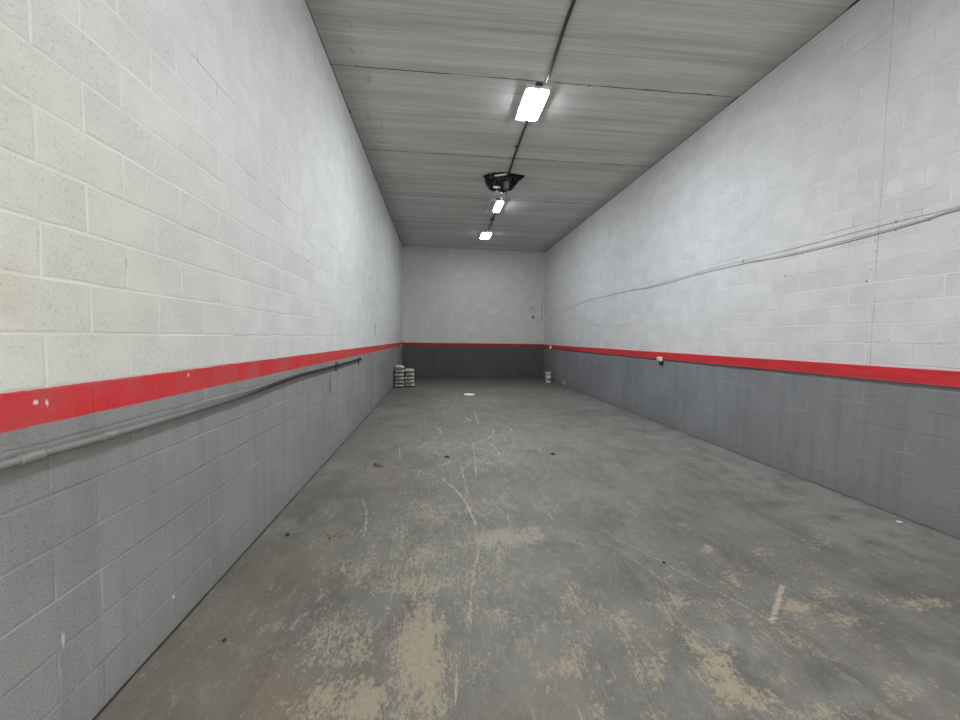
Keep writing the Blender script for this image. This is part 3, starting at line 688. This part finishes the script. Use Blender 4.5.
for i in range(8):
    pass
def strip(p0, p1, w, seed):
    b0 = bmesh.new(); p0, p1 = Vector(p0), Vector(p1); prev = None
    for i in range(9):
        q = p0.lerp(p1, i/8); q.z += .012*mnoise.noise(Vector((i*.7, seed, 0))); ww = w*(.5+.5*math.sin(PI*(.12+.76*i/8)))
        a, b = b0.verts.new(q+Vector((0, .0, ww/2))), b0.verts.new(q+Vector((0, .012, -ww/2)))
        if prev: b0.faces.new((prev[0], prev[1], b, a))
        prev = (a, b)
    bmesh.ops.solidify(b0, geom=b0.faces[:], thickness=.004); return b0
obj('white_glint', strip((-.20, -.37, -.115), (.06, -.39, -.075), .035, 1), m_glint, t)
obj('white_glint', strip((-.20, -.20, -.285), (-.05, -.21, -.285), .05, 5), m_glint, t)
bm = bmesh.new(); box(bm, .01, .12, -.34, -.22, -.36, -.19, .02); tube(bm, [(.09, -.28, -.34), (.085, -.25, -.40), (.07, -.22, -.46)], .010, 8); obj('hanging_connector', bm, simple('dusty grey connector', (.09, .09, .095), .5), t)
bm = bmesh.new(); tube(bm, [(-.09, -.27, -.28), (-.085, -.26, -.34), (-.09, -.25, -.39)], .007, 6); obj('wire_tail', bm, m_dark, t)

# ---------------------------------------------------------------- bags of mix stacked in the back left corner
def bag_mat():
    n = N('paper bag'); p = n.pos(); x, y, z = n.sep(p)
    c = n.mix(n.smooth(n.noise(p, 7, 4), .35, .65), (.40, .395, .36), (.64, .63, .58))
    c = n.mix(n.mul(n.smooth(n.noise(n.stretch(p, (5, 3, 9)), 2.3, 3), .56, .66), .7), c, (.10, .10, .085))
    n.bump(n.noise(p, 16, 4), .015, .7)
    return n.done(c, .7, .25)
m_bagp = bag_mat(); m_seam = simple('sewn bag end', (.16, .155, .13), .75, 0, .2)
def bag_mesh(seed, W=.285, L=.46, T_=.100):
    bm = bmesh.new(); nu, nv = 16, 22; top, bot = {}, {}
    for i in range(nu+1):
        for j in range(nv+1):
            u, v = -1+2*i/nu, -1+2*j/nv
            pu = (1-abs(u)**7)**.5; pv = .16+.84*(1-abs(v)**3.2)**.7
            th = T_/2*pu*pv
            sq = 1-.05*(1-pv)
            q = Vector((u*W/2*sq, v*L/2*(1-.03*abs(u)**4), 0))
            nz = mnoise.noise(Vector((q.x*9, q.y*7, seed*3.7)))*.014*pu*pv
            dip = -.010*mnoise.noise(Vector((q.x*4, q.y*3, seed*1.9)))
            top[i, j] = bm.verts.new(q+Vector((0, 0, T_/2+th+nz+dip*pu*pv-.002)))
            bot[i, j] = top[i, j] if i in (0, nu) else bm.verts.new(q+Vector((0, 0, T_/2-th+.5*dip*pu*(1-pv))))
    for i in range(nu):
        for j in range(nv):
            bm.faces.new((top[i, j], top[i+1, j], top[i+1, j+1], top[i, j+1]))
            f = (bot[i, j], bot[i, j+1], bot[i+1, j+1], bot[i+1, j])
            if len(set(f)) > 2:
                try: bm.faces.new(f)
                except ValueError: pass
    for j in (0, nv):
        for i in range(nu):
            q = [bot[i, j], bot[i+1, j], top[i+1, j], top[i, j]]; q = list(dict.fromkeys(q))
            if len(q) > 2: bm.faces.new(q if j == 0 else q[::-1])
    return bm
def bag(x, y, z, rz, seed, label, tilt=0.0, T_=.100):
    t = thing('cement_bag', label, 'bag', (x, y, z), rz, 'bags stacked in the back left corner'); t.rotation_euler = (0, tilt, rz)
    obj('sack', bag_mesh(seed, T_=T_), m_bagp, t, True)
    for s in (-1, 1):
        b0 = bmesh.new(); box(b0, -.120, .120, s*.232-.006, s*.232+.006, T_/2-.016, T_/2+.016, .004); obj('sewn_end', b0, m_seam, t)
ordw = ['lowest', 'second', 'third', 'fourth', 'fifth', 'topmost']
z = 0
for k in range(6):
    w = ordw[k] if k else 'bottom'
    lab = f'pale paper bag, {w} of the taller stack against the left wall' if k in (0, 5) else f'pale paper bag, {w} from the floor in the taller stack by the left wall'
    bag(-1.236+random.uniform(-.012, .010), 13.03+random.uniform(-.02, .02), z, random.uniform(-.06, .05), k+1, lab, tilt=(.10 if k == 5 else random.uniform(.0, .03)), T_=.103 if k < 5 else .135)
    z += .1135
z = 0
for k in range(5):
    w = ['bottom', 'second', 'third', 'fourth', 'topmost'][k]
    lab = f'pale paper bag, {w} of the shorter stack beside the taller one' if k in (0, 4) else f'pale paper bag, {w} from the floor in the shorter right-hand stack'
    bag(-.928+random.uniform(-.008, .012), 13.14+random.uniform(-.02, .02), z, random.uniform(-.06, .06), k+11, lab, T_=.100 if k < 4 else .130)
    z += .1135

# ---------------------------------------------------------------- two pails in the back right corner
def pail(loc, h, r, label, printed):
    t = thing('plastic_pail', label, 'bucket', loc, .3, 'white pails in the back right corner')
    bm = bmesh.new(); lathe(bm, [(0, 0), (r*.95, 0), (r*.97, .006), (r*.99, h*.80), (r*1.06, h*.81), (r*1.06, h*.86), (r*.99, h*.87), (r, h*.90), (0, h*.90)]); obj('pail_body', bm, m_bucket, t, True)
    bm = bmesh.new(); lathe(bm, [(0, h*.90), (r*1.05, h*.90), (r*1.07, h*.91), (r*1.07, h*.985), (r*1.02, h), (r*.92, h), (r*.90, h*.975), (0, h*.975)]); obj('pail_lid', bm, m_white, t, True)
    bm = bmesh.new(); tube(bm, [Vector((r*1.08*math.cos(a), r*1.08*math.sin(a), h*(.80-.45*math.sin((a+PI)/1.0)))) for a in np.linspace(-PI, 0, 18)], .003, 6); obj('pail_handle', bm, m_dark, t, True)
    if printed:
        bm = bmesh.new(); prev = None
        for i in range(7):
            a = -PI/2-.3+(-.28+.56*i/6); rr0, rr1 = r*.985+.002, r*.99+.002
            v = (bm.verts.new((rr0*math.cos(a), rr0*math.sin(a), h*.28)), bm.verts.new((rr1*math.cos(a), rr1*math.sin(a), h*.70)))
            if prev: bm.faces.new((prev[0], v[0], v[1], prev[1]))
            prev = v
        obj('printed_patch', bm, m_ink, t)
    return t
pail((4.065, 14.42, 0), .215, .105, 'white plastic pail on the floor carrying the other pail', True)
pail((4.045, 14.42, .222), .150, .103, 'short white plastic pail stacked on top of the other pail', False)

# ---------------------------------------------------------------- things lying on the floor
bm = bmesh.new(); lathe(bm, [(0, .004), (.140, .004), (.142, 0), (.153, 0), (.156, .008), (.153, .015), (.144, .016), (.138, .010), (0, .010)], seg=40, sy=1.15)  # flat white disc set where the floor has a white spot
tag(obj('white_disc', bm, m_disc, None, True, (.878, 11.21, 0)), 'bright white round lid lying flat on the floor toward the back', 'disc')
m_anchor = simple('dark rusted steel', (.022, .020, .018), .6, .3, .3)
def anchor(loc, rz, label):
    t = thing('floor_anchor', label, 'floor anchor', loc, rz, 'steel anchors left in the floor')
    bm = bmesh.new(); lathe(bm, [(0, .005), (.034, .005), (.038, .003), (.040, 0), (0, 0)], seg=20, sy=1.25); obj('anchor_plate', bm, m_anchor, t)
    bm = bmesh.new(); lathe(bm, [(.014, .005), (.014, .011), (.011, .013), (0, .013)], seg=6); obj('bolt_head', bm, m_anchor, t)
anchor((.125, 5.309, 0), .3, 'small dark steel anchor in the floor amid pale scratches left of centre')
anchor((1.60, 5.361, 0), -.2, 'small dark steel anchor in the clean grey floor right of centre')
def leaf_litter(loc, n, spread, label, seed, size=1.0):
    rnd = random.Random(seed); bm = bmesh.new()
    for _ in range(n):
        a = rnd.uniform(0, 2*PI); c = Vector((rnd.gauss(0, spread), rnd.gauss(0, spread*.7), .003+rnd.random()*.012)); L = rnd.uniform(.03, .07)*size; w = L*.3
        d = Vector((math.cos(a), math.sin(a), rnd.uniform(-.1, .25))); e = Vector((-d.y, d.x, rnd.uniform(-.2, .2)))
        P = [c-d*L/2, c-e*w/2+Vector((0, 0, .004)), c+d*L/2, c+e*w/2+Vector((0, 0, .006))]
        for q in P: q.z = max(.001, q.z)
        m = bm.verts.new(c+Vector((0, 0, .010))); vs = [bm.verts.new(q) for q in P]
        for k in range(4): bm.faces.new((m, vs[k], vs[(k+1) % 4]))
    o = obj('leaf_litter', bm, simple('dry leaf', (.075, .048, .022), .8, 0, .5, 40), None, False, loc)
    tag(o, label, 'leaf litter'); o['kind'] = 'stuff'
leaf_litter((-.735, 4.984, 0), 16, .055, 'small clump of dry brown leaves on the floor near the left wall, farther back', 1)
leaf_litter((-.826, 3.212, 0), 22, .045, 'sparse scatter of brown crumbs on a dirty patch of floor by the left wall', 2, .38)
def pebble(loc, r, col, label, cat='pebble', seed=1):
    bm = bmesh.new(); bmesh.ops.create_icosphere(bm, subdivisions=2, radius=r)
    for v in bm.verts: v.co *= 1+.35*mnoise.noise(v.co*(1.2/r)+Vector((seed, 0, 0))); v.co.z = v.co.z*.55+r*.5
    mz = min(v.co.z for v in bm.verts)
    for v in bm.verts: v.co.z -= mz
    tag(obj('pebble', bm, simple('stone', col, .8), None, True, loc), label, cat)
pebble((-1.193, 3.265, 0), .016, (.02, .02, .018), 'dark pebble on pale floor close to the left wall', seed=1)
pebble((-1.105, 2.135, 0), .010, (.03, .025, .02), 'tiny dark pebble on the brown dirty floor at the lower left', seed=2)
pebble((1.627, 2.642, 0), .011, (.025, .025, .025), 'tiny dark pebble on grey floor by the long diagonal scratch', seed=3)
bm = bmesh.new(); vs = [bm.verts.new(v) for v in ((-.028, -.012, .002), (.01, -.022, .003), (.034, .004, .002), (.008, .022, .005), (-.02, .014, .002))]
bm.faces.new(vs); bmesh.ops.solidify(bm, geom=bm.faces[:], thickness=.005)
for v in bm.verts: v.co.z = max(0, v.co.z)
tag(obj('plaster_chip', bm, m_white, None, False, (4.126, 3.097, 0)), 'small white plaster chip on the floor at the foot of the right wall', 'plaster chip')

# ---------------------------------------------------------------- light and sky
w = bpy.data.worlds.new('World'); bpy.context.scene.world = w; w.use_nodes = True
bg = w.node_tree.nodes['Background']; bg.inputs[0].default_value = (1.0, .985, .93, 1); bg.inputs[1].default_value = 3.2
def area(name, loc, rot, sx, sy, power, col):
    l = bpy.data.lights.new(name, 'AREA'); l.shape = 'RECTANGLE'; l.size = sx; l.size_y = sy; l.energy = power; l.color = col
    o = bpy.data.objects.new(name, l); C.objects.link(o); o.location = loc; o.rotation_euler = rot; return o
# daylight in the open bay
bay = area('bay_daylight', ((DX0+DX1)/2, YF-.1, DZ/2), (PI/2, 0, 0), DX1-DX0-.1, DZ-.1, 100, (1.0, .985, .93))

# another fitting of the same row, further forward than the photograph reaches
area('front_lamp', (1.31, 1.4, H-.03), (0, 0, 0), .33, .8, 85, (.97, .985, 1.0))

# ---------------------------------------------------------------- camera
cam = bpy.data.cameras.new('camera'); co = bpy.data.objects.new('camera', cam); C.objects.link(co)
f, yaw, pitch, roll = 399.75, .104, -.0545, .0129
cam.sensor_fit = 'HORIZONTAL'; cam.sensor_width = 36; cam.lens = f*36/960; cam.clip_start = .05
fw = Vector((math.sin(yaw)*math.cos(pitch), math.cos(yaw)*math.cos(pitch), math.sin(pitch)))
rt = Vector((math.cos(yaw), -math.sin(yaw), 0)); up = rt.cross(fw)
r2 = rt*math.cos(roll)+up*math.sin(roll); u2 = up*math.cos(roll)-rt*math.sin(roll)
M = Matrix((r2, u2, -fw)).transposed().to_4x4(); M.translation = Vector((0, 0, 1.6))
co.matrix_world = M
sc = bpy.context.scene; sc.camera = co
sc.view_settings.view_transform = 'Standard'; sc.view_settings.look = 'None'; sc.view_settings.exposure = 0.0
sc.cycles.max_bounces = 12; sc.cycles.diffuse_bounces = 8
